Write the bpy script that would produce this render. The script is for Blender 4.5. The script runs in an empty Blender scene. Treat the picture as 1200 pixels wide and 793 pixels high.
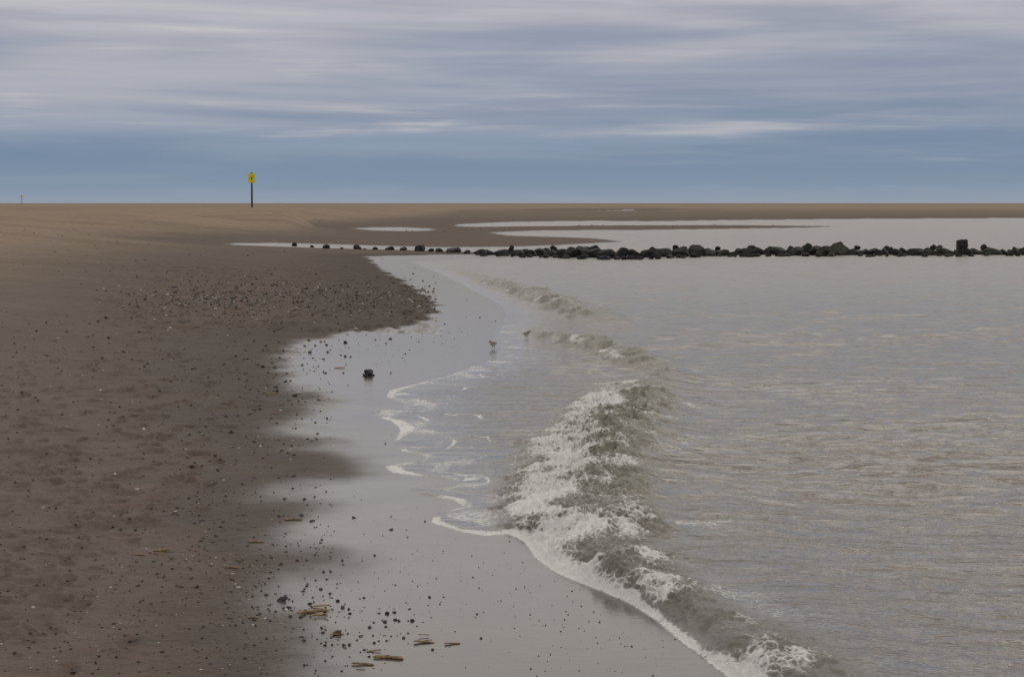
import bpy, bmesh, math, random
import numpy as np
from mathutils import Vector, Matrix
random.seed(7); rng=np.random.default_rng(7)
scene=bpy.context.scene
# ------------------------------------------------ camera / survey helper
CH=2.2; LENS=70.0; FP=LENS/36*1200; TH=math.atan(158.5/FP)
cd=bpy.data.cameras.new("camera"); cam=bpy.data.objects.new("camera",cd)
scene.collection.objects.link(cam); scene.camera=cam
cam.location=(0,0,CH); cam.rotation_euler=(math.pi/2-TH,0,0)
cd.lens=LENS; cd.sensor_width=36; cd.clip_end=20000; cd.clip_start=0.1
def G(u,v,z=0.0):
    a=(u-600)/FP; b=-(v-396.5)/FP
    y=math.cos(TH)+b*math.sin(TH); zz=-math.sin(TH)+b*math.cos(TH)
    k=(z-CH)/zz
    return (a*k,y*k)
# ------------------------------------------------ numpy noise
def perlin(x,y,seed=0):
    r=np.random.default_rng(seed); N=256
    perm=r.permutation(N); ang=r.random(N)*2*np.pi
    gx=np.cos(ang); gy=np.sin(ang)
    xi=np.floor(x).astype(np.int64); yi=np.floor(y).astype(np.int64)
    xf=x-xi; yf=y-yi
    u=xf*xf*xf*(xf*(xf*6-15)+10); v=yf*yf*yf*(yf*(yf*6-15)+10)
    def g(ix,iy,dx,dy):
        h=perm[(perm[ix&255]+iy)&255]
        return gx[h]*dx+gy[h]*dy
    a=g(xi,yi,xf,yf); b=g(xi+1,yi,xf-1,yf); c=g(xi,yi+1,xf,yf-1); d=g(xi+1,yi+1,xf-1,yf-1)
    return ((a+(b-a)*u)*(1-v)+(c+(d-c)*u)*v)*1.5
def fbm(x,y,o=4,seed=0,gain=.5):
    s=0;a=1
    for i in range(o):
        s=s+a*perlin(x*2**i+i*17.3,y*2**i-i*9.1,seed+i); a*=gain
    return s
def sm(x,a,b):
    t=np.clip((x-a)/(b-a),0,1); return t*t*(3-2*t)
# ------------------------------------------------ distance helpers
def sdf_poly(X,Y,P):
    """signed distance, + inside, and fractional index of nearest edge"""
    n=len(P); best=np.full(X.shape,1e18); idx=np.zeros(X.shape); ins=np.zeros(X.shape,bool)
    for i in range(n):
        x1,y1=P[i]; x2,y2=P[(i+1)%n]
        dx,dy=x2-x1,y2-y1; l=dx*dx+dy*dy+1e-12
        t=np.clip(((X-x1)*dx+(Y-y1)*dy)/l,0,1)
        d=(X-x1-t*dx)**2+(Y-y1-t*dy)**2
        m=d<best; best=np.where(m,d,best); idx=np.where(m,i+t,idx)
        c=((y1>Y)!=(y2>Y))
        if abs(dy)>1e-12: ins^= c&(X<(dx*(Y-y1)/dy+x1))
    return np.where(ins,1,-1)*np.sqrt(best),idx
def polyline_c(X,Y,P,W):
    """signed distance from open polyline (+ to the right), interpolated weight"""
    best=np.full(X.shape,1e18); sg=np.zeros(X.shape); w=np.zeros(X.shape)
    for i in range(len(P)-1):
        x1,y1=P[i]; x2,y2=P[i+1]; dx,dy=x2-x1,y2-y1; l=dx*dx+dy*dy
        t=np.clip(((X-x1)*dx+(Y-y1)*dy)/l,0,1)
        ex=X-x1-t*dx; ey=Y-y1-t*dy; d=ex*ex+ey*ey
        m=d<best; best=np.where(m,d,best)
        sg=np.where(m,np.sign((X-x1)*dy-(Y-y1)*dx),sg)
        w=np.where(m,W[i]+(W[i+1]-W[i])*t,w)
    return -sg*np.sqrt(best),w
def chaikin(P,W=None):
    out=[];w=[]
    for i in range(len(P)-1):
        a=np.array(P[i]);b=np.array(P[i+1])
        out+= [tuple(a*.75+b*.25),tuple(a*.25+b*.75)]
        if W is not None: w+=[W[i]*.75+W[i+1]*.25,W[i]*.25+W[i+1]*.75]
    return ([P[0]]+out+[P[-1]],([W[0]]+w+[W[-1]]) if W is not None else None)
def up_idx(n,k=3):
    c=list(range(0,n,k))
    if c[-1]!=n-1:c.append(n-1)
    return np.array(c)
def coarse(fn,X,Y,k=3):
    r=up_idx(X.shape[0],k); c=up_idx(X.shape[1],k)
    res=fn(X[np.ix_(r,c)],Y[np.ix_(r,c)])
    out=[]
    def interp(A,src,n,axis):
        q=np.arange(n); j=np.clip(np.searchsorted(src,q,side='right')-1,0,len(src)-2)
        f=(q-src[j])/(src[j+1]-src[j])
        if axis==0: return A[j]*(1-f)[:,None]+A[j+1]*f[:,None]
        return A[:,j]*(1-f)[None]+A[:,j+1]*f[None]
    for A in res:
        out.append(interp(interp(A,r,X.shape[0],0),c,X.shape[1],1))
    return out
# ------------------------------------------------ shoreline survey
shore_px=[(480,306,0),(520,322,0),(560,343,.15),(600,365,.2),(575,392,.15),(585,415,.2),(535,438,.75),(500,447,.8),(442,461,.85),(488,477,.5),(422,483,.95),(474,497,.95),(458,526,.85),(515,537,.6),(430,549,1.0),(548,566,.8),(460,574,1.0),(560,590,.8),(492,607,1.1),(555,628,1.05),(610,625,1.05),(636,664,1.2),(695,688,1.2),(755,714,1.2),(800,752,1.2),(858,795,1.2),(1000,900,1)]
sp=[G(u,v) for u,v,_ in shore_px]; sw=[w for *_,w in shore_px]
sp,sw=chaikin(sp,sw)
sp+= [(1.9,4.5),(3.0,0),(6,-30),(60,-120),(3000,-120),(3000,G(1200,255)[1])]
far_px=[(2500,255),(1500,255),(1200,255.5),(1000,256.5),(850,258),(760,259.5),(700,258.7),(600,260),(538,263),(542,266),(600,265.3),(740,264.3),(900,264.2),(1010,265.6),(900,267.5),(760,269.5),(640,270),(580,272.5),(600,276),(700,279),(740,283),(660,287.5),(600,289.5),(520,290),(430,288),(330,285),(275,285),(282,287),(380,290.5),(470,292.5),(540,294.5),(640,297),(610,302),(540,304)]
SEA=sp+[G(u,v) for u,v in far_px]
nW=len(sw)
POOL1=[G(u,v) for u,v in [(416,268),(450,265.8),(505,268),(495,271),(450,270.5)]]
POOL2=[G(u,v) for u,v in [(675,247.2),(740,246.2),(748,247.6),(690,248.6)]]
wet_px=[(430,302),(450,318),(480,334),(512,352),(505,380),(440,388),(372,396),(335,424),(345,452),(395,478),(345,500),(400,520),(432,548),(335,580),(400,600),(345,628),(392,652),(372,690),(352,722),(385,765),(400,800),(450,900)]
wp=[G(u,v) for u,v in wet_px]; wp,_=chaikin(wp)
WET=wp+[(-.5,4),(-1,-5),(40,-5),(60,90),(0,86)]
def LAND(X,Y):
    s,i=sdf_poly(X,Y,SEA); a,_=sdf_poly(X,Y,POOL1); b,_=sdf_poly(X,Y,POOL2)
    return -np.maximum(s,np.maximum(a,b)),s
def height(L,X,Y):
    maxH=.35+1.5*sm(-X,8,26)*sm(Y,30,110)+.5*sm(-X,3,14)*(1-sm(Y,30,110))
    maxH=np.maximum(maxH,.35+1.45*sm(Y,330,900))
    Lp=np.maximum(L,0)
    z=maxH*(1-np.exp(-(Lp/16)**1.3))
    mound=1.9*sm(-X/np.maximum(Y,1),.088,.118)*sm(Y,112,165)
    mound=mound*sm(Lp,1,9)
    z=np.maximum(z,mound*0.97)
    Ln=np.maximum(-L,0)
    z=z-.5*(1-np.exp(-(Ln/7)**1.1))
    return z
def ground_z(x,y):
    X=np.array([[float(x)]]);Y=np.array([[float(y)]])
    L,_=LAND(X,Y); return float(height(L,X,Y)[0,0])
# ------------------------------------------------ mesh from grid
def grid_mesh(name,X,Y,Z,attrs,mask=None):
    nr,nc=X.shape; co=np.stack([X,Y,Z],-1).reshape(-1,3).astype(np.float32)
    i=np.arange(nr*nc).reshape(nr,nc)
    q=np.stack([i[:-1,:-1],i[:-1,1:],i[1:,1:],i[1:,:-1]],-1).reshape(-1,4)
    if mask is not None:
        mk=(mask[:-1,:-1]|mask[:-1,1:]|mask[1:,1:]|mask[1:,:-1]).reshape(-1)
        q=q[mk]
        used=np.zeros(nr*nc,bool); used[q.reshape(-1)]=True
        rem=np.cumsum(used)-1; q=rem[q]; co=co[used]
        attrs={k:a.reshape(-1)[used] for k,a in attrs.items()}
    me=bpy.data.meshes.new(name)
    me.vertices.add(len(co)); me.vertices.foreach_set("co",co.reshape(-1))
    me.loops.add(q.size); me.loops.foreach_set("vertex_index",q.reshape(-1).astype(np.int32))
    me.polygons.add(len(q)); me.polygons.foreach_set("loop_start",np.arange(0,q.size,4,dtype=np.int32))
    me.polygons.foreach_set("use_smooth",np.ones(len(q),bool))
    me.update(calc_edges=True)
    for k,a in attrs.items():
        at=me.attributes.new(k,'FLOAT','POINT'); at.data.foreach_set("value",a.reshape(-1).astype(np.float32))
    o=bpy.data.objects.new(name,me); scene.collection.objects.link(o); return o
def rows(spec):
    out=[]
    for a,b,s in spec: out.append(np.arange(a,b,s))
    return np.concatenate(out)
def dist_of(v): return CH*FP/v    # v = px below horizon
def cols(lo,hi,step):
    dense=np.arange(lo,hi,step)
    l=-np.geomspace(-lo+.02,3.5,14)[::-1]; r=np.geomspace(hi+.02,3.5,14)
    return np.concatenate([l,dense,r])
# ------------------------------------------------ node helpers
class NT:
    def __init__(s,nt): s.t=nt; nt.nodes.clear()
    def n(s,ty,**k):
        nd=s.t.nodes.new(ty)
        for a,b in k.items():
            if a=='i':
                for kk,vv in b.items():
                    if isinstance(vv,bpy.types.NodeSocket): s.t.links.new(vv,nd.inputs[kk])
                    else: nd.inputs[kk].default_value=vv
            else: setattr(nd,a,b)
        return nd
    def m(s,op,a,b=0.0,c=None,clamp=False):
        nd=s.t.nodes.new('ShaderNodeMath'); nd.operation=op; nd.use_clamp=clamp
        for i,v in enumerate((a,b,c)):
            if v is None: continue
            if isinstance(v,bpy.types.NodeSocket): s.t.links.new(v,nd.inputs[i])
            else: nd.inputs[i].default_value=v
        return nd.outputs[0]
    def ss(s,x,a,b,o0=0.,o1=1.):
        nd=s.t.nodes.new('ShaderNodeMapRange'); nd.interpolation_type='SMOOTHSTEP'
        s.t.links.new(x,nd.inputs[0])
        for i,v in zip((1,2,3,4),(a,b,o0,o1)):
            if isinstance(v,bpy.types.NodeSocket): s.t.links.new(v,nd.inputs[i])
            else: nd.inputs[i].default_value=v
        return nd.outputs[0]
    def mix(s,f,a,b):
        nd=s.t.nodes.new('ShaderNodeMix'); nd.data_type='RGBA'
        for k,v in ((0,f),(6,a),(7,b)):
            if isinstance(v,bpy.types.NodeSocket): s.t.links.new(v,nd.inputs[k])
            else: nd.inputs[k].default_value=v if k==0 else (*v,1)
        return nd.outputs[2]
    def mul(s,c,f):
        nd=s.t.nodes.new('ShaderNodeVectorMath'); nd.operation='SCALE'
        s.t.links.new(c,nd.inputs[0])
        if isinstance(f,bpy.types.NodeSocket): s.t.links.new(f,nd.inputs[3])
        else: nd.inputs[3].default_value=f
        return nd.outputs[0]
    def noise(s,vec,scale,detail=4,rough=.5,dist=0,sc=None):
        if sc is not None:
            mp=s.n('ShaderNodeMapping',i={'Vector':vec,'Scale':sc}); vec=mp.outputs[0]
        nd=s.n('ShaderNodeTexNoise',i={'Vector':vec,'Scale':scale,'Detail':detail,'Roughness':rough,'Distortion':dist})
        return nd.outputs['Fac']
    def attr(s,name):
        return s.n('ShaderNodeAttribute',attribute_name=name).outputs['Fac']
    def ramp(s,f,pts):
        nd=s.n('ShaderNodeValToRGB'); cr=nd.color_ramp
        while len(cr.elements)<len(pts): cr.elements.new(1)
        for e,(p,c) in zip(cr.elements,pts): e.position=p; e.color=(*c,1)
        s.t.links.new(f,nd.inputs[0]); return nd.outputs[0]
def mat(name):
    m=bpy.data.materials.new(name); m.use_nodes=True; return m,NT(m.node_tree)
def s2l(r,g,b):
    f=lambda c:(c/255/12.92 if c/255<=.04045 else ((c/255+.055)/1.055)**2.4)
    return (f(r),f(g),f(b))
# ------------------------------------------------ ground
vr=rows([(0.8,12,.15),(12,70,.4),(70,600,.85)]); vr=np.concatenate([vr,np.geomspace(605,5000,14)])
D=dist_of(vr)[::-1]          # increasing distance
T=cols(-.29,.27,.56/700)
X=T[None,:]*D[:,None]; Y=np.repeat(D[:,None],len(T),1)
(Lg,Sg)=coarse(LAND,X,Y)
wob=fbm(X*1.1,Y*.7,4,11)
Zg=height(Lg,X,Y)
(Wd,)=coarse(lambda a,b:(sdf_poly(a,b,WET)[0],),X,Y)
spread=.16+.45*(1-sm(Y,22,40))
mir=sm((Wd+wob*.24)/spread,-1.3,.9)
mir=np.maximum(mir,sm(-Lg+wob*.3,-1.2,.1)*sm(Y,60,80))
damp=sm((Wd+wob*.5)/(.6+1.2*sm(Y,9,30)),-2.2,-.3)
dry=sm(Zg+wob*.05,.08,.9)*(1-mir)
und=fbm(X*.35,Y*.35,3,5)*.02*sm(Lg,1,6)+fbm(X*2.3,Y*2.3,3,21)*.006*(1-mir)
und+=fbm(X*9,Y*9,2,31)*.004*(1-mir)
Zg+=und
def stamp(x,y,ang,ln=.29,wd=.11,dep=.028):
    if y<15: dep*=.55
    r0,r1=np.searchsorted(D,[y-.35,y+.35])
    if x<0: t0,t1=np.searchsorted(T,[(x-.3)/max(y-.3,.1),(x+.3)/(y+.3)])
    else: t0,t1=np.searchsorted(T,[(x-.3)/(y+.3),(x+.3)/max(y-.3,.1)])
    if r1-r0<1 or t1-t0<1: return
    sx=X[r0:r1,t0:t1]-x; sy=Y[r0:r1,t0:t1]-y
    ca,sa=math.cos(ang),math.sin(ang)
    a=(sx*ca+sy*sa)/(ln/2); b=(-sx*sa+sy*ca)/(wd/2)
    r=np.sqrt(a*a+b*b)
    Zg[r0:r1,t0:t1]+= -dep*(1-sm(r,.5,1.1))+dep*.45*np.exp(-((r-1.3)/.25)**2)
def trail(p,q,dep=.028,jit=.1):
    p=np.array(p);q=np.array(q);v=q-p;n=max(2,int(np.hypot(*v)/.68));ang=math.atan2(v[1],v[0])
    pr=np.array([-v[1],v[0]])/np.hypot(*v)
    for i in range(n):
        c=p+v*i/n+pr*(.1 if i%2 else -.1)+rng.normal(0,jit,2)+pr*math.sin(i*.13)*.3
        stamp(c[0],c[1],ang+rng.normal(0,.15),dep=dep*rng.uniform(.6,1.1))
for a,b in [((20,700),(60,440)),((140,640),(40,430)),((200,560),(180,400)),((60,480),(300,330)),((250,450),(150,320)),((90,600),(10,520)),((180,330),(290,290)),((35,560),(200,480)),((300,380),(240,300)),((10,400),(420,350)),((5,450),(250,420)),((120,760),(30,600)),((60,790),(150,560)),((230,600),(280,420))]:
    trail(G(*a),G(*b),.036)
trail(G(45,290),G(150,262),.08,.05); trail(G(60,292),G(140,268),.08,.05)
trail(G(200,330),G(210,300),.05)
for _ in range(950):
    u,v=rng.uniform(-40,340),rng.uniform(290,780)
    if u>100+ (700-v)*.9: continue
    x,y=G(u,v); s=rng.uniform(.06,.24); stamp(x,y,rng.uniform(0,3.14),s*1.2,s,.028*rng.uniform(.4,1.2))
for _ in range(1200): # churned shelly band
    u,v=rng.uniform(120,505),rng.uniform(318,392)
    x,y=G(u,v); s=rng.uniform(.12,.4); stamp(x,y,rng.uniform(0,3.14),s*1.2,s,.035*rng.uniform(.3,1.3))
churn=sm(np.abs((X/Y)-(-.10)),.16,.05)*sm(Y,28,34)*(1-sm(Y,60,80))*(1-mir)
ground=grid_mesh("beach_ground",X,Y,Zg,{"mir":mir,"dry":dry,"churn":churn,"damp":damp})
m,N=mat("sand"); pos=N.n('ShaderNodeNewGeometry').outputs['Position']
A=N.attr("mir");Dr=N.attr("dry");Cn=N.attr("churn");Dp=N.attr("damp")
n1=N.noise(pos,.35,3,.6); n2=N.noise(pos,3.0,5,.68); n3=N.noise(pos,45,2,.6)
nst=N.noise(pos,.25,4,.6,.3,sc=(.25,.9,1))
dmix=N.m('ADD',Dr,N.m('MULTIPLY',N.m('SUBTRACT',n1,.5),.4),clamp=True)
c=N.mix(dmix,(.122,.096,.078),(.248,.190,.134))
c=N.mix(N.m('MULTIPLY',N.ss(nst,.48,.64),.35),c,(.110,.085,.066))
c=N.mix(N.m('MULTIPLY',Dp,.7),c,(.070,.056,.048))
c=N.mul(c,N.m('ADD',.60,N.m('MULTIPLY',n2,.80)))
c=N.mul(c,N.m('ADD',.75,N.m('MULTIPLY',n3,.5)))
speck=N.noise(pos,22,2,.5); c=N.mix(N.m('MULTIPLY',N.ss(speck,.63,.70),.6),c,(.026,.022,.020))
c=N.mix(N.m('MULTIPLY',Cn,N.ss(n2,.5,.60)),c,(.065,.050,.040))
A2=N.ss(N.m('ADD',A,N.m('MULTIPLY',N.m('SUBTRACT',n1,.5),.5)),.05,.95)
c=N.mix(A2,c,(.072,.060,.054))
yy=N.n('ShaderNodeSeparateXYZ',i={0:pos}).outputs[1]
rg=N.m('ADD',N.m('MULTIPLY',N.m('SUBTRACT',1.,A2),.50),N.m('ADD',N.ss(yy,14,60,.07,.22),N.m('MULTIPLY',n2,.14)))
b1=N.n('ShaderNodeBump',i={'Height':n3,'Distance':.004,'Strength':N.m('SUBTRACT',.9,N.m('MULTIPLY',A2,.80))})
b2=N.n('ShaderNodeBump',i={'Height':n2,'Distance':.035,'Strength':N.m('SUBTRACT',.85,N.m('MULTIPLY',A2,.75)),'Normal':b1.outputs[0]})
bs=N.n('ShaderNodeBsdfPrincipled',i={'Base Color':c,'Roughness':rg,'IOR':1.36,'Specular IOR Level':N.m('ADD',.10,N.m('MULTIPLY',A2,.42)),'Normal':b2.outputs[0]})
o=N.n('ShaderNodeOutputMaterial',i={'Surface':bs.outputs[0]})
ground.data.materials.append(m)
# ------------------------------------------------ sea
vr=rows([(16,60,.4),(60,180,.85),(180,640,.6)]); vr=np.concatenate([vr,np.geomspace(645,5000,14)])
D2=dist_of(vr)[::-1]; T2=cols(-.145,.275,.42/760)
X=T2[None,:]*D2[:,None]; Y=np.repeat(D2[:,None],len(T2),1)
def seaf(a,b):
    s,i=sdf_poly(a,b,SEA); w=np.interp(i,np.arange(nW+1),list(sw)+[0]); l,_=LAND(a,b)
    return s,w,l
S,EW,Ls=coarse(seaf,X,Y,3)
def crest(px,X,Y):
    P=[G(u,v) for u,v,h in px]; W=[h for *_,h in px]; P,W=chaikin(P,W); P,W=chaikin(P,W)
    return coarse(lambda a,b:polyline_c(a,b,P,W),X,Y,2)
wx=X+.10*fbm(X*1.5,Y*1.5,3,61); wy=Y+.2*fbm(X*1.3,Y*1.3,3,71)
def wave(px,back,front,X,Y,wob=.12):
    c,h=crest(px,X,Y); c=c+wob*fbm(X*1.8,Y*1.3,3,61)
    h=h*(1+.4*fbm(X*.9,Y*.9,2,81))
    z=np.where(c>0,np.exp(-(c/back)**2),np.exp(-(np.abs(c)/front)**1.7))*h
    return c,h,z
mainpx=[(770,436,0),(765,455,.07),(748,478,.14),(730,500,.17),(712,534,.17),(706,580,.155),(712,632,.12),(742,686,.09),(800,728,.08),(870,770,.075),(960,812,.07),(1100,900,.05),(1400,1100,0)]
cA,hA,zA=wave(mainpx,.45,.34,X,Y)
cB,hB,zB=wave([(600,380,0),(650,394,.08),(700,409,.15),(745,424,.14),(775,438,.08),(790,455,0)],.38,.24,X,Y,.2)
cC,hC,zC=wave([(500,306,0),(545,320,.05),(590,336,.13),(640,354,.18),(690,371,.18),(725,384,0)],.5,.3,X,Y,.3)
cE,hE,zE=wave([(760,500,0),(800,540,.04),(850,620,.05),(940,720,.045),(1080,800,.03),(1200,850,0)],.5,.3,X,Y)
near=1-sm(Y,28,60)
rip=(fbm(X*1.5+.4*perlin(X,Y,3),Y*3.0,3,101)*.018+perlin(X*3.2,Y*7.5,131)*.008*near+perlin(X*.5,Y*.9,141)*.017)*sm(S,.1,2.2)*(.55+.8*sm(perlin(X*.25,Y*.2,331),-.4,.5))
base=np.clip(S*.06,-.03,.008)
hs=sm(hA,.012,.09)
turbA=sm(cA,-.95,-.45)*(1-sm(cA,.10,.50))*hs
turbA*=sm(S,-.02,.15)
turbB=sm(cB,-.5,-.15)*(1-sm(cB,.0,.25))*np.clip(hB/.12,0,1)
turbC=sm(cC,-.7,-.2)*(1-sm(cC,.0,.3))*np.clip(hC/.15,0,1)
r1=1-np.abs(perlin(wx*5,wy*4.2,151))*2; r2=1-np.abs(perlin(wx*12,wy*10,161))*2; r3=perlin(X*30,Y*22,171)
lump=fbm(X*2.2,Y*1.8,2,211)
plate=sm(cA,-.90,-.55)*(1-sm(cA,-.3,.1))*.025*hs*sm(S,0,.2)
edge_h=np.clip(EW,0,1.2)*.008*np.exp(-((S-.06)/.05)**2)*near
Zs=base+rip+(zA+zB+zC+zE)*sm(S,-.02,.25)+plate
hk=.30+.70*sm(hA,.06,.16)
Zs+=turbA*hk*(.030*r1+.026*r2+.016*r3+.03*lump)+(turbB+turbC)*(.020*r1+.012*r2)+edge_h
Xs=X-zA*turbA*.3
nz=fbm(X*2.6,Y*1.7,4,181); nz2=fbm(X*.7,Y*.7,2,191); nz3=fbm(X*6,Y*4,2,431)
wE=.030+.055*np.clip(.6+nz2*1.1,0,1.4)*np.clip(EW,0,1.3)
foam=np.clip(EW,0,1)*(1-sm(S,wE*.5,wE*2.8))*sm(S,-.03,.01)*(.46+.32*np.clip(EW,0,1.2)+.25*nz+.15*nz3)*sm(.65+nz2+.7*(EW>1.05),-.1,.3)
fA=turbA*(.33+.22*sm(cA,.05,-.35)-.15*sm(cA,-.15,.05)*(1-sm(cA,.05,.3))*sm(Y,14,18)+.34*nz+.17*r1+.12*r3)
fA*=.55+.45*sm(hA,.05,.12)
foam=np.maximum(foam,fA)
foam=np.maximum(foam,turbB*(.24+.35*nz+.15*sm(cB,0,-.3))); foam=np.maximum(foam,turbC*(.22+.35*nz+.15*sm(cC,0,-.3)))
trail_f=sm(cA,.1,.4)*(1-sm(cA,.6,1.3))*np.clip(hA/.15,0,1)*np.clip(.18+.4*nz,0,.45)
shallow=1-sm(S,.1,1.6)
q=S+.28*fbm(X*1.3,Y*.8,3,401)
strand=np.maximum(np.exp(-((q-.38)/.03)**2),.85*np.exp(-((q-.75)/.03)**2))*np.clip(EW,0,1)*np.clip(.55+.7*perlin(X*1.4,Y*1.1,411),0,.78)*near*sm(Y,13.2,14.2)
foam=np.maximum(foam,trail_f); foam=np.maximum(foam,strand)
foam=np.maximum(foam,shallow*sm(S,0,.1)*np.clip(.28+.4*nz,0,.5)*near)
wv=np.clip((zA+zB+zC)/.17,0,1)
sea=grid_mesh("sea_water",Xs,Y,Zs,{"foam":foam,"shallow":shallow,"wv":wv,"turb":np.clip(turbA+turbB+turbC,0,1)},mask=(Ls<.25))
m,N=mat("sea_water"); pos=N.n('ShaderNodeNewGeometry').outputs['Position']
F=N.attr("foam");Sh=N.attr("shallow");Wv=N.attr("wv");Tb=N.attr("turb")
f1=N.noise(pos,17,6,.80,.9); f2=N.noise(pos,75,3,.7,.5)
vo=N.n('ShaderNodeTexVoronoi',feature='DISTANCE_TO_EDGE',i={'Vector':N.n('ShaderNodeMapping',i={'Vector':pos,'Scale':(1,.7,1)}).outputs[0],'Scale':19.})
cell=N.ss(vo.outputs['Distance'],.0,.22,1,0)
pat=N.m('ADD',N.m('MULTIPLY',f1,.54),N.m('ADD',N.m('MULTIPLY',cell,.13),N.m('MULTIPLY',f2,.33)))
th=N.m('SUBTRACT',1.02,F)
fm=N.m('MULTIPLY',N.ss(N.m('SUBTRACT',pat,N.m('MULTIPLY',th,.80)),-.05,.24),N.ss(F,.03,.25))
wcol=N.mix(Wv,(.225,.198,.172),(.112,.102,.060))
wcol=N.mix(Sh,wcol,(.11,.095,.085))
wcol=N.mix(N.m('MULTIPLY',Tb,.30),wcol,(.25,.235,.185))
rA=N.noise(pos,1.0,4,.62,.4,sc=(1.8,4.2,1)); rB=N.noise(pos,1.0,3,.62,.2,sc=(8,16,6)); rC=N.noise(pos,1.0,2,.5,0,sc=(.5,1.3,1))
calm=N.m('SUBTRACT',1.,N.m('MULTIPLY',Sh,.85))
hgt=N.m('ADD',N.m('MULTIPLY',rC,.15),N.m('ADD',N.m('MULTIPLY',rA,.125),N.m('MULTIPLY',rB,.036)))
b0=N.n('ShaderNodeBump',i={'Height':hgt,'Distance':1.0,'Strength':N.m('MULTIPLY',calm,.95)})
b3=N.n('ShaderNodeBump',i={'Height':pat,'Distance':.03,'Strength':N.m('MAXIMUM',N.m('MULTIPLY',Tb,.8),fm),'Normal':b0.outputs[0]})
yy=N.n('ShaderNodeSeparateXYZ',i={0:pos}).outputs[1]
wr=N.m('ADD',N.ss(yy,16,85,.08,.26),N.m('MULTIPLY',Tb,.16))
wat=N.n('ShaderNodeBsdfPrincipled',i={'Base Color':wcol,'Roughness':wr,'IOR':1.34,'Normal':b3.outputs[0]})
fo=N.n('ShaderNodeBsdfPrincipled',i={'Base Color':(.76,.745,.715,1),'Roughness':.6,'Normal':b3.outputs[0]})
mx=N.n('ShaderNodeMixShader',i={0:fm,1:wat.outputs[0],2:fo.outputs[0]})
N.n('ShaderNodeOutputMaterial',i={'Surface':mx.outputs[0]})
sea.data.materials.append(m)
# ------------------------------------------------ merged small things
def ico(sub):
    bm=bmesh.new(); bmesh.ops.create_icosphere(bm,subdivisions=sub,radius=1)
    v=np.array([x.co[:] for x in bm.verts]); f=np.array([[x.index for x in p.verts] for p in bm.faces]); bm.free(); return v,f
def chunk(V,cuts=7,lo=.55,hi=.9,r=rng):
    v=V.copy()
    for _ in range(cuts):
        n=r.normal(size=3); n/=np.linalg.norm(n); o=r.uniform(lo,hi)
        d=v@n; v=v-np.outer(np.maximum(d-o,0),n)
    return v
def rot(a,b,c):
    return np.array(Matrix.Rotation(a,3,'X')@Matrix.Rotation(b,3,'Y')@Matrix.Rotation(c,3,'Z'))
def merged(name,parts,mats,smooth=False):
    vs=[];fs=[];mi=[];n=0
    for v,f,k in parts:
        vs.append(v);fs.append(f+n);mi+= [k]*len(f);n+=len(v)
    co=np.concatenate(vs).astype(np.float32); q=np.concatenate(fs).astype(np.int32)
    me=bpy.data.meshes.new(name); me.vertices.add(len(co)); me.vertices.foreach_set("co",co.reshape(-1))
    me.loops.add(q.size); me.loops.foreach_set("vertex_index",q.reshape(-1))
    me.polygons.add(len(q)); me.polygons.foreach_set("loop_start",np.arange(0,q.size,3,dtype=np.int32))
    me.polygons.foreach_set("material_index",np.array(mi,dtype=np.int32))
    me.polygons.foreach_set("use_smooth",np.full(len(q),smooth)); me.update(calc_edges=True)
    for mm in mats: me.materials.append(mm)
    o=bpy.data.objects.new(name,me); scene.collection.objects.link(o); return o
def simple(name,col,rough=.6,var=.4,scale=20,col2=None):
    m,N=mat(name); p=N.n('ShaderNodeNewGeometry').outputs['Position']; n=N.noise(p,scale,5,.6)
    c=N.mix(N.ss(n,.35,.65),col,col2 or tuple(x*(1-var) for x in col))
    bp=N.n('ShaderNodeBump',i={'Height':n,'Distance':.01,'Strength':.4})
    b=N.n('ShaderNodeBsdfPrincipled',i={'Base Color':c,'Roughness':rough,'Normal':bp.outputs[0]})
    N.n('ShaderNodeOutputMaterial',i={'Surface':b.outputs[0]}); return m
M_dark=simple("dark_pebble",(.025,.022,.020),.5)
M_brown=simple("brown_shell",(.12,.08,.045),.5)
M_white=simple("pale_shell",(.50,.46,.42),.5)
M_amber=simple("razor_shell_amber",(.27,.155,.022),.4,col2=(.08,.045,.018),scale=45)
M_peb=simple("brown_pebble",(.08,.06,.045),.6)
V1,F1=ico(1); V2,F2=ico(2); V3,F3=ico(3)
DL,DT=D,T
def zg(x,y):
    r=np.clip(np.searchsorted(DL,y),0,len(DL)-1); c=np.clip(np.searchsorted(DT,x/y),0,len(DT)-1); return float(Zg[r,c])
shells=[];pebs=[]
def drop(u,v,s,kind):
    x,y=G(u,v)
    if y<1: return
    V=chunk(V1,3)
    sc=np.array([1,rng.uniform(.5,.95),rng.uniform(.2,.35) if kind in(1,2) else rng.uniform(.4,.7)])*s
    v=(V*sc)@rot(rng.normal(0,.25),rng.normal(0,.25),rng.uniform(0,6.3)).T
    v=v+np.array([x,y,zg(x,y)+sc[2]*.35])
    (shells if kind in (1,2) else pebs).append((v,F1,{0:0,3:1,1:0,2:1}[kind]))
def spray(n,fu,sc,pk):
    for _ in range(n):
        u,v=fu(); k=rng.choice(4,p=pk); px=sc[0]+(sc[1]-sc[0])*rng.random()**2.2
        drop(u,v,.5*px*G(600,v)[1]/FP,k)
def along(P,su,sv):
    P=np.array(P,float); L=np.r_[0,np.cumsum(np.hypot(*np.diff(P,axis=0).T))]
    def f():
        t=rng.uniform(0,L[-1]); return np.interp(t,L,P[:,0])+rng.normal(0,su),np.interp(t,L,P[:,1])+rng.normal(0,sv)
    return f
band=along([(180,362),(300,356),(400,350),(495,352),(505,372)],45,12)
def bandf():
    while True:
        u,v=band()
        if v>300 and u<512-(max(0,v-378))*5: return u,v
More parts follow.
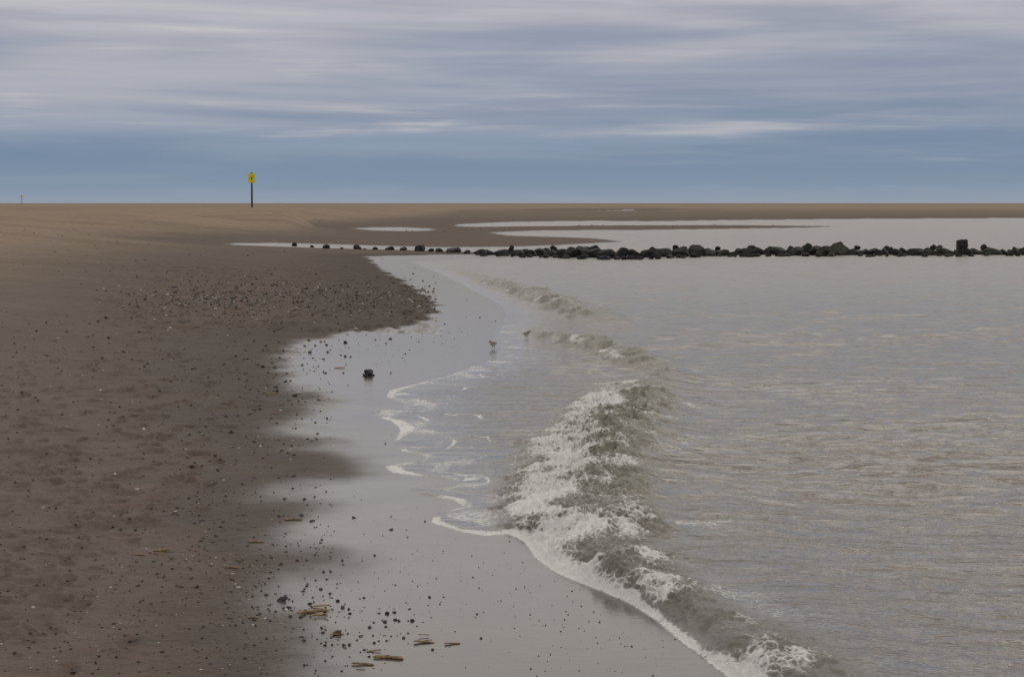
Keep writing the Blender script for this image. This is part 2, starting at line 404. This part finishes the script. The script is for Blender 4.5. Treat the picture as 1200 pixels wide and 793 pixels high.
spray(2800,bandf,(1.2,5),[.36,.17,.17,.30])
spray(700,along([(420,395),(330,430),(290,490),(240,540),(210,600),(200,650),(330,705),(480,760)],42,20),(1.5,7),[.38,.2,.17,.25])
spray(2600,lambda:(rng.uniform(-20,390),rng.uniform(380,800)),(1.2,5.5),[.50,.15,.10,.25])
spray(240,lambda:(rng.uniform(-10,480),rng.uniform(600,800)),(2,7.5),[.45,.2,.12,.23])
spray(420,along([(380,640),(520,680),(640,720),(800,790)],75,42),(1,3.4),[.45,.2,.05,.3])
spray(70,along([(560,360),(540,385),(440,410),(480,430)],30,8),(1,3),[.5,.1,.15,.25])
spray(260,lambda:(rng.uniform(0,430),rng.uniform(285,345)),(1,3),[.4,.2,.1,.3])
spray(130,along([(480,271),(560,270),(700,266),(1000,264)],20,.8),(1,2.6),[.6,.0,.05,.35])
merged("shell_debris",shells,[M_brown,M_white]); merged("pebble_debris",pebs,[M_dark,M_peb])
big=[(223,552,8,2),(183,600,6,1),(255,520,6,0),(345,465,9,0),(415,607,8,1),(330,708,14,0),(395,747,13,0),(165,579,5,2),(240,578,5,1),(530,447,4,0),(388,672,8,1),(350,462,8,3),(265,488,7,0),(462,720,6,0),(312,409,7,1),(405,420,6,0)]
shells=[];pebs=[]
for u,v,w,k in big: drop(u,v,.5*w*G(600,v)[1]/FP,k)
merged("beach_pebbles",shells+pebs,[M_dark,M_white])
def razor(u,v,wpx,ang,ncopy=1):
    parts=[]
    for j in range(ncopy):
        x,y=G(u+rng.normal(0,8)*(j>0),v+rng.normal(0,4)*(j>0)); ln=wpx*G(600,v)[1]/FP*rng.uniform(.8,1)*(1 if j==0 else .5)
        wd=ln*.2; ns=14;nr=7
        vs=[];fs=[]
        for layer,off in ((0,0),(1,.0025)):
            for i in range(ns+1):
                s=i/ns; cx=(s-.5)*ln; bow=.06*ln*(1-(2*s-1)**2)
                ww=wd*.5*(min(1,(s*(1-s)*30)**.4) if 0<s<1 else .35)
                for k in range(nr):
                    a=math.pi*k/(nr-1)
                    vs.append((cx,bow+math.cos(a)*ww,math.sin(a)*(ww*.7-off)+.002))
        o1=(ns+1)*nr
        for L in (0,1):
            for i in range(ns):
                for k in range(nr-1):
                    a=L*o1+i*nr+k; q=[a,a+nr,a+nr+1,a+1]
                    if L: q=q[::-1]
                    fs+=[(q[0],q[1],q[2]),(q[0],q[2],q[3])]
        for i in range(ns):
            for k in (0,nr-1):
                a=i*nr+k; fs+=[(a,a+o1,a+o1+nr),(a,a+o1+nr,a+nr)]
        R=rot(rng.normal(0,.1),rng.normal(0,.08),ang+rng.normal(0,.5)*(j>0))
        v3=np.array(vs)@R.T+np.array([x,y,zg(x,y)+.001+.006*(j>0)])
        parts.append((v3,np.array(fs),0 if rng.random()<.6 or j==0 else 1))
    return merged("razor_shell",parts,[M_amber,M_dark],True)
for a in [(187,650,30,.2,2),(365,722,46,.1,3),(275,669,24,.0,1),(455,775,38,-.15,2),(497,756,32,.1,3),(344,611,24,.1,1),(425,783,30,.0,2),(395,748,22,.6,1),(300,638,22,.05,1),(398,433,14,.1,1),(438,767,22,.2,1),(162,655,20,-.2,1),(320,463,15,0,1),(295,729,20,-.3,1),(530,757,22,.4,1),(322,486,13,.2,1)]: razor(*a)
x,y=G(432,441); v=chunk(V3,9,.5,.85)*np.array([.065,.055,.055]); v+=.006*rng.normal(size=v.shape)*.3
parts=[(v+np.array([x,y,zg(x,y)+.038]),F3,0)]
for _ in range(10):
    a=rng.uniform(0,6.3); parts.append((chunk(V2,4)*np.array([.03,.02,.012])@rot(0,.3,a).T+np.array([x+.06*math.cos(a),y+.05*math.sin(a),zg(x,y)+.012]),F2,0))
merged("dark_stone",parts,[M_dark],True)
# ------------------------------------------------ groyne
m,N=mat("groyne_rock"); g=N.n('ShaderNodeNewGeometry'); p=g.outputs['Position']; sx=N.n('ShaderNodeSeparateXYZ',i={0:p})
nrm=N.n('ShaderNodeSeparateXYZ',i={0:g.outputs['Normal']})
a=N.noise(p,2.5,6,.65); b=N.noise(p,14,4,.6)
c=N.mix(N.ss(a,.4,.62),(.012,.012,.013),(.042,.037,.035))
gr=N.m('MULTIPLY',N.ss(N.m('ADD',sx.outputs[0],N.m('MULTIPLY',b,4)),6,14),N.ss(N.m('ADD',b,N.m('MULTIPLY',nrm.outputs[2],.25)),.52,.68))
c=N.mix(N.m('MULTIPLY',gr,.6),c,(.026,.030,.011))
bu=N.n('ShaderNodeBump',i={'Height':b,'Distance':.06,'Strength':.8})
bs=N.n('ShaderNodeBsdfPrincipled',i={'Base Color':c,'Roughness':.65,'Specular IOR Level':.18,'Normal':bu.outputs[0]}); N.n('ShaderNodeOutputMaterial',i={'Surface':bs.outputs[0]})
M_rock=m
parts=[]
def rock(u,v,wpx,hpx,dz=0):
    x,y=G(u,v); k=y/FP; w=wpx*k*.5; h=hpx*k*.62
    V=chunk(V3,11,.45,.85); V=V/np.abs(V).max(0)
    V=(V*np.array([w,w*rng.uniform(.6,.9),h]))@rot(rng.normal(0,.2),rng.normal(0,.25),rng.uniform(-.4,.4)).T
    parts.append((V+np.array([x,y,h*.42+dz]),F3,0))
for u,v,w,h in [(345,288.5,7,5),(383,291.5,11,6),(418,292.5,12,7),(457,293.5,12,6),(493,295,15,9),(472,294,10,5),(515,296,11,6),(530,297,22,8),(560,298,14,7),(548,298,11,6),(505,295.5,9,5),(440,293,8,4),(400,292,5,3),(366,290,5,3),(427,293,5,3)]: rock(u,v,w,h)
u=562
while u<1290:
    big_=1.3 if 665<u<830 or 925<u<1000 else (.9 if u<640 else .98)
    w=rng.uniform(10,24)*big_
    h=rng.uniform(7.5,12)*big_
    vb=299+3.5*math.exp(-((u-720)/90)**2)
    rock(u,vb+rng.uniform(-.6,.6),w,h)
    for q in range(2):
        if rng.random()<.7: rock(u+rng.uniform(-9,9),vb+rng.uniform(1.2,2.2),w*rng.uniform(.3,.6),h*.45)
    if rng.random()<.8: rock(u+rng.uniform(-8,8),vb-2,w*.9,h*.8)
    if rng.random()<.5*big_-.25: rock(u+rng.uniform(-4,4),vb-1,w*.6,h*.65,.22)
    u+=w*.62
merged("rock_groyne",parts,[M_rock],False)
M_wood=simple("weathered_wood",(.03,.027,.024),.8,.5,6)
def box(bm,sx,sy,sz,loc,bev=.0,rz=0):
    r=bmesh.ops.create_cube(bm,size=1); vs=r['verts']
    bmesh.ops.scale(bm,vec=(sx,sy,sz),verts=vs)
    if rz: bmesh.ops.rotate(bm,cent=(0,0,0),matrix=Matrix.Rotation(rz,3,'Z'),verts=vs)
    bmesh.ops.translate(bm,vec=loc,verts=vs)
    if bev:
        es=list({e for v in vs for e in v.link_edges}); bmesh.ops.bevel(bm,geom=es,offset=bev,segments=2,affect='EDGES')
def obj(name,bm,mats,parent=None,loc=None):
    me=bpy.data.meshes.new(name); bm.to_mesh(me); bm.free()
    for mm in mats: me.materials.append(mm)
    o=bpy.data.objects.new(name,me); scene.collection.objects.link(o)
    if parent: o.parent=parent
    if loc: o.location=loc
    return o
x,y=G(1127,299); bm=bmesh.new()
for i in range(3): box(bm,.135,.36,1.05+.03*(i%2),((i-1)*.14,0,-.02+.015*i),.02,.02*i)
box(bm,.44,.06,.12,(0,-.215,.3),.015)
obj("wooden_post",bm,[M_wood],loc=(x,y,.13))
# ------------------------------------------------ signs
M_pole=simple("sign_pole_wood",(.06,.045,.035),.7)
M_yel=simple("yellow_sign_paint",(.68,.62,.02),.5,.12,4)
M_blk=simple("black_pictogram",(.03,.03,.03),.5)
def sign(u,dist,zoff=0,sc=1.0):
    x=(u-600)/FP*dist; y=dist; z=ground_z(x,y)+zoff
    e=bpy.data.objects.new("beach_warning_sign",None); scene.collection.objects.link(e); e.location=(x,y,z); e.scale=(sc,sc,sc)
    bm=bmesh.new(); bmesh.ops.create_cone(bm,cap_ends=True,segments=16,radius1=.085,radius2=.07,depth=3.4); bmesh.ops.translate(bm,vec=(0,0,1.25),verts=bm.verts)
    obj("pole",bm,[M_pole],e)
    bm=bmesh.new(); box(bm,.58,.03,.72,(0,-.1,2.42),.012); box(bm,.34,.03,.1,(0,-.1,2.832),.01); obj("board",bm,[M_yel],e)
    bm=bmesh.new()
    for zz in (2.2,2.64): box(bm,.40,.03,.05,(0,-.072,zz),.005)
    obj("bracket",bm,[M_pole],e)
    bm=bmesh.new(); box(bm,.07,.012,.26,(.02,-.122,2.40),.0,0); box(bm,.18,.012,.04,(0,-.135,2.5),0,0); bmesh.ops.create_uvsphere(bm,u_segments=12,v_segments=8,radius=.04,matrix=Matrix.Translation((.02,-.125,2.6))@Matrix.Scale(.2,4,(0,1,0)))
    obj("pictogram",bm,[M_blk],e)
    return z
z1=sign(296,167,-.02,1.0); z2=sign(27,600,0,.95)
# ------------------------------------------------ sanderlings
M_bird_w=simple("bird_white",(.6,.58,.55),.8,.15,60); M_bird_g=simple("bird_grey",(.16,.145,.135),.8,.4,80); M_bird_b=simple("bird_black",(.02,.02,.02),.5)
def bird(u,v,rz,s=1.0):
    x,y=G(u,v); z=max(zg(x,y),0.0)
    sp_=[(-.105,0,.082,.006,.010),(-.08,0,.085,.014,.014),(-.045,0,.083,.028,.028),(0,0,.080,.036,.036),(.035,0,.086,.031,.033),(.058,0,.103,.019,.021),(.073,0,.120,.019,.020),(.090,0,.122,.017,.016),(.103,0,.119,.007,.007),(.128,0,.115,.0028,.0028),(.140,0,.113,.001,.001)]
    bm=bmesh.new(); rings=[]
    for px,py,pz,ry,rzz in sp_:
        rings.append([bm.verts.new((px,py+math.cos(a)*ry,pz+math.sin(a)*rzz)) for a in [2*math.pi*k/14 for k in range(14)]])
    for i in range(len(rings)-1):
        for k in range(14):
            f=bm.faces.new((rings[i][k],rings[i][(k+1)%14],rings[i+1][(k+1)%14],rings[i+1][k])); f.smooth=True
            zc=sum(q.co.z for q in f.verts)/4; pz=(sp_[i][2]+sp_[i+1][2])/2
            f.material_index=2 if i>=8 else (1 if zc>pz+.003 else 0)
    bm.faces.new(rings[0]); bm.faces.new(rings[-1][::-1])
    for sy,dx in ((.014,-.012),(-.014,.02)):
        pts=[(.0,sy,.055,.0065),(-.008+dx*.4,sy,.035,.0028),(dx,sy,.0,.0022),(dx+.022,sy,-.001,.0015)]
        rr=[]
        for a_,b_,c_,r_ in pts: rr.append([bm.verts.new((a_+math.cos(t)*r_,b_+math.sin(t)*r_,c_)) for t in [k*math.pi/3 for k in range(6)]])
        for i in range(3):
            for k in range(6):
                f=bm.faces.new((rr[i][k],rr[i][(k+1)%6],rr[i+1][(k+1)%6],rr[i+1][k])); f.material_index=2
    bmesh.ops.recalc_face_normals(bm,faces=bm.faces)
    o=obj("sanderling",bm,[M_bird_w,M_bird_g,M_bird_b]); o.location=(x,y,z+.003); o.rotation_euler=(0,0,rz); o.scale=(s,s,s)
bird(578,409,-2.2,.95); bird(617,397,.9,.95)
# ------------------------------------------------ world
w=bpy.data.worlds.new("sky"); scene.world=w; w.use_nodes=True; N=NT(w.node_tree)
SE,SA=math.radians(38),math.radians(55)   # azimuth from +Y toward +X
tc=N.n('ShaderNodeTexCoord').outputs['Generated']; sxyz=N.n('ShaderNodeSeparateXYZ',i={0:tc})
zc=sxyz.outputs[2]
nA=N.noise(tc,1.0,5,.52,.5,sc=(3.6,3.6,40)); nB=N.noise(tc,1.0,4,.55,.3,sc=(5,5,90)); nC=N.noise(tc,1.0,3,.5,.3,sc=(1.8,1.8,26))
lo=N.m('MULTIPLY',zc,5.0)  # 0..0.2 -> 0..1
blue=N.ramp(lo,[(0,s2l(144,157,173)),(.05,s2l(126,145,168)),(.14,s2l(114,136,163)),(.24,s2l(124,140,165)),(.5,s2l(154,158,174)),(.8,s2l(194,190,190)),(1,s2l(216,210,205))])
clo=N.ramp(lo,[(0,s2l(154,163,177)),(.06,s2l(137,152,174)),(.16,s2l(140,154,175)),(.24,s2l(168,172,184)),(.5,s2l(194,192,197)),(.8,s2l(216,211,208)),(1,s2l(230,222,216))])
cov=N.m('ADD',N.m('MULTIPLY',nA,.45),N.m('ADD',N.m('MULTIPLY',nB,.2),N.m('MULTIPLY',nC,.35)))
bias=N.m('ADD',cov,N.ss(zc,.02,.10,-.04,.06))
mask=N.ss(bias,.42,.62)
col=N.mix(mask,blue,clo)
brt=N.m('MULTIPLY',N.ss(nB,.54,.74),N.m('MULTIPLY',N.ss(zc,.008,.05,.3,1),N.ss(nA,.46,.6)))
col=N.mix(N.m('MULTIPLY',brt,.6),col,s2l(222,214,208))
hi=N.ss(zc,.09,.22); col=N.mix(hi,col,(.90,.845,.795))
big=N.noise(tc,2.2,3,.55,.3,sc=(1,1,2.5)); col=N.mul(col,N.m('ADD',1,N.m('MULTIPLY',N.m('MULTIPLY',N.m('SUBTRACT',big,.5),.5),hi)))
zen=N.ss(zc,.3,.75); col=N.mix(N.m('MULTIPLY',zen,.65),col,(.54,.53,.525))
gnd=N.ss(zc,-.02,0.0); col=N.mix(gnd,(.12,.10,.08),col)
sky=N.n('ShaderNodeTexSky',sky_type='NISHITA',sun_disc=False,sun_elevation=SE,sun_rotation=SA)
bg1=N.n('ShaderNodeBackground',i={0:sky.outputs[0],1:.06}); bg2=N.n('ShaderNodeBackground',i={0:col,1:1.0})
mx=N.n('ShaderNodeMixShader',i={0:.95,1:bg1.outputs[0],2:bg2.outputs[0]}); N.n('ShaderNodeOutputWorld',i={0:mx.outputs[0]})
ld=bpy.data.lights.new("sun",'SUN'); ld.energy=.6; ld.angle=math.radians(18); ld.color=(1,.94,.86)
lo_=bpy.data.objects.new("sun",ld); scene.collection.objects.link(lo_)
dv=Vector((math.sin(SA)*math.cos(SE),math.cos(SA)*math.cos(SE),math.sin(SE))); lo_.rotation_euler=dv.to_track_quat('Z','Y').to_euler()
scene.view_settings.view_transform='Standard'; scene.view_settings.look='None'; scene.view_settings.exposure=0
